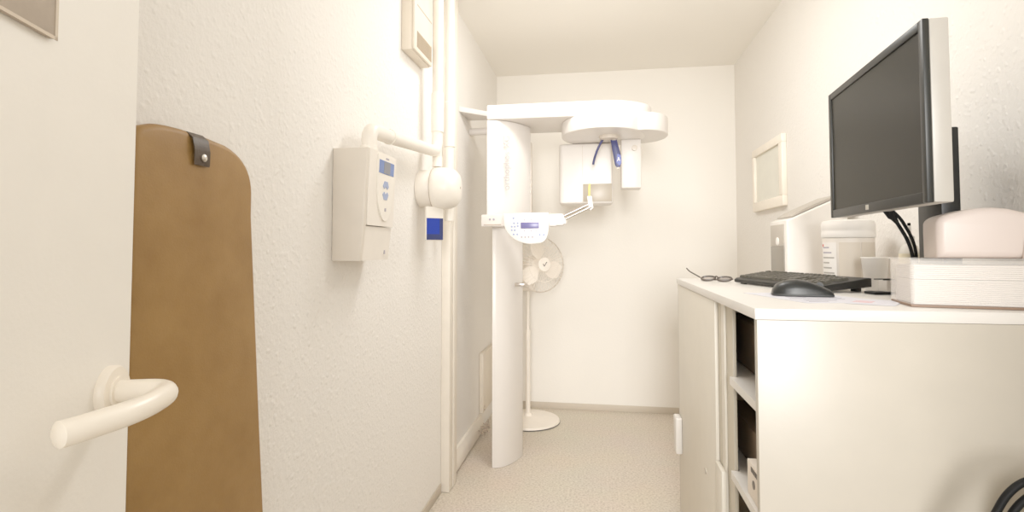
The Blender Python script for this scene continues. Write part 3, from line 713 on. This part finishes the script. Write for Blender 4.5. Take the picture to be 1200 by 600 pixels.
cpo = tag(MB().lathe([(0, .0008), (.026, .0008), (.028, .003), (.036, .098), (.0378, .100), (.0378, .103), (.035, .103), (.027, .006), (0, .006)], (0, 0, 0), seg=44).build('plastic_cup', M['cup']), 'white plastic cup standing between the tub and the acrylic tray', 'cup')
cpo.location = pL2
bx_, by_ = .886, 1.735; bL = (bx_, by_, CT)
bo = thing('dropper_bottle', 'small clear dropper bottle with yellowish label behind the cup', 'bottle', bL)
MB().lathe([(0, .0008), (.024, .0008), (.026, .004), (.026, .115), (.020, .135), (.011, .145), (.011, .152), (0, .152)], bL, seg=36).build('bottle_body', M['bottle'], bo, bL)
MB().lathe([(.0262, .085), (.0265, .085), (.0265, .115), (.0262, .115)], bL, seg=36).build('label', M['bottle_label'], bo, bL)
MB().lathe([(.013, .146), (.013, .164), (.006, .170), (.004, .195), (0, .195)], bL, seg=24).build('cap', M['white'], bo, bL)
MB().lathe([(0, .1955), (.0042, .1955), (.0042, .203), (0, .204)], bL, seg=12).build('nozzle', M['cord'], bo, bL)

# ------------------------------------------------------------------ small clear box by the keyboard end
hL = (.812, 1.70, CT)
hbx = thing('card_holder', 'small clear box with black edges beside the keyboard end', 'box', hL, math.radians(12))
MB().box(-.058, .028, -.022, .022, .0006, .008, .001).build('base', M['black'], hbx)
MB().box(-.020, .022, -.018, .018, .0085, .040, .001).build('clear_body', M['clearbox'], hbx)
b = MB(); b.box(-.030, .024, -.0195, -.0165, .0405, .0435); b.box(-.030, .024, .0165, .0195, .0405, .0435)
b.build('edge_strip', M['black'], hbx)
MB().box(.0225, .030, -.02, .02, .0085, .038, .001).build('end_cap', M['brown'], hbx)

# ------------------------------------------------------------------ acrylic tray with paper, cover on top (local x right, y back)
trz = math.radians(-11.5); TZ = CT
ta = thing('acrylic_tray', 'clear acrylic tray holding folded paper at the near cabinet end', 'tray', (.683, 1.338, TZ), trz)
TW, TD, TH = .268, .148, .104
b = MB().box(0, TW, 0, TD, .0005, .006, .001).build('base', M['brown'], ta)
b = MB(); t = .003
b.box(0, t, 0, TD, .0065, TH, .0006); b.box(TW-t, TW, 0, TD, .0065, TH, .0006); b.box(t, TW-t, 0, t, .0065, TH, .0006); b.box(t, TW-t, TD-t, TD, .0065, TH, .0006)
b.build('clear_walls', M['acrylic'], ta)
b = MB(); b.box(-.003, TW+.003, -.003, TD+.003, TH+.0003, TH+.0042, .001); b.build('clear_lid', M['acrylic'], ta)
RT = Matrix.Translation((.683, 1.338, TZ)) @ Matrix.Rotation(trz, 4, 'Z')
n = 24; zz = .0068; proto = None
for k in range(n):
    th = .0032 if k < 17 else .0044
    if k == 17: zz += .0012
    jx, jy, jr = random.uniform(-.0008, .0008), random.uniform(-.0006, .0006), random.uniform(-.004, .004)
    if proto is None:
        t_ = MB(); t_.box(-TW/2+.009, TW/2-.009, -TD/2+.0075, TD/2-.0075, 0, .0028, .0012, 2)
        proto = t_.build('paper_towel', M['paper']); o = proto
    else:
        o = proto.copy(); COL.objects.link(o)
    tag(o, 'folded white paper towel in the stack inside the clear acrylic tray', 'paper towel', 'folded paper towels in the acrylic tray')
    o.matrix_world = RT @ Matrix.Translation((TW/2+jx, TD/2+jy, zz)) @ Matrix.Rotation(jr, 4, 'Z') @ Matrix.Diagonal((1, 1, th/.0031, 1))
    zz += th
cz = TH+.0046
cv = thing('plastic_cover', 'pale rounded plastic hood lying on top of the acrylic tray', 'cover', tuple(RT @ Vector((.16, .06, cz))), trz)
sil = [(-.102, 0), (-.1025, .06)]+[tuple(v) for v in bez((-.102, .078), (-.100, .092), (-.078, .098), 6)]+[tuple(v) for v in bez((-.05, .106), (-.01, .115), (.03, .107), 8)]+[(.07, .094)]+[tuple(v) for v in bez((.082, .088), (.104, .076), (.1045, .055), 6)]+[(.105, 0)]
MB().prism(sil, 'y', -.042, .060, .016, 5).build('hood', M['cover'], cv, None, 60)
MB().prism([(.045, 0), (.088, 0), (.088, .018), (.078, .036), (.05, .046)], 'y', -.048, -.040, .004).build('flap', M['cover'], cv)

# ------------------------------------------------------------------ bag with black handles in the near right corner
gL2 = (.83, 1.14, 0)
bg = thing('carrier_bag', 'pale bag with black cord handles against the cabinet end panel', 'bag', gL2)
MB().prism([(.735, .002), (.945, .002), (.955, .70), (.90, .765), (.80, .765), (.755, .745), (.735, .70)], 'y', 1.075, 1.118, .012, 3).build('bag_body', M['bag'], bg, gL2, 60)
for (dy, dz, dx) in ((1.066, 0, 0), (1.060, -.017, .010)):
    P = [(.60+dx, dy, .58+dz), (.655+dx, dy, .71+dz), (.683+dx, dy, .764+dz), (.712+dx, dy, .790+dz), (.78, dy, .80+dz), (.87, dy, .77+dz), (.905, dy, .66+dz)]
    MB().tube(round_path(P, .03, 6), .0062, 12).build('handle', M['cord'], bg, gL2)

# ------------------------------------------------------------------ camera
cd = bpy.data.cameras.new('camera'); cam = bpy.data.objects.new('camera', cd); COL.objects.link(cam)
cam.location = (0, 0, 1.18242)
cam.rotation_euler = (PI/2+.0393, 0, .1576)
cd.sensor_width = 36; cd.lens = 638.974/1200*36
cd.shift_y = -(300-265.78)/1200
cd.clip_start = .02
scene.camera = cam

# ------------------------------------------------------------------ light
def area(name, loc, target, size, power, col, sy=None):
    l = bpy.data.lights.new(name, 'AREA'); l.energy = power; l.color = col; l.size = size
    if sy: l.shape = 'RECTANGLE'; l.size_y = sy
    o = bpy.data.objects.new(name, l); COL.objects.link(o); o.location = loc
    o.rotation_euler = (Vector(target)-Vector(loc)).to_track_quat('-Z', 'Y').to_euler()
    return o
def bulb(name, loc, rad, power, col):
    l = bpy.data.lights.new(name, 'POINT'); l.energy = power; l.color = col; l.shadow_soft_size = rad
    o = bpy.data.objects.new(name, l); COL.objects.link(o); o.location = loc
LC = (1, .985, .955)
bulb('ceiling_bulb', (.17, 1.8, 2.05), .14, 18, LC)
bulb('near_fill', (.25, .5, 2.1), .16, 6, LC)  # added fill above the viewpoint, not a known fixture
area('far_end_fill', (-.08, 2.35, 2.47), (-.12, 2.95, 0), .4, 24, LC)  # added to brighten the far end of the room
cl = area('doorway_fill', (.15, -2.6, 1.75), (.05, 3.5, 1.25), .9, 58, LC, 1.5)  # added frontal fill shining in through the doorway
cl.data.spread = math.radians(70)
w = bpy.data.worlds.new('world'); scene.world = w; w.use_nodes = True
bgd = w.node_tree.nodes['Background']; bgd.inputs['Color'].default_value = (1, .97, .93, 1); bgd.inputs['Strength'].default_value = 1.6
scene.view_settings.view_transform = 'Standard'
scene.view_settings.look = 'None'
scene.view_settings.exposure = -0.74
scene.view_settings.gamma = 1.25
scene.cycles.max_bounces = 12
scene.cycles.diffuse_bounces = 8
scene.cycles.transparent_max_bounces = 16
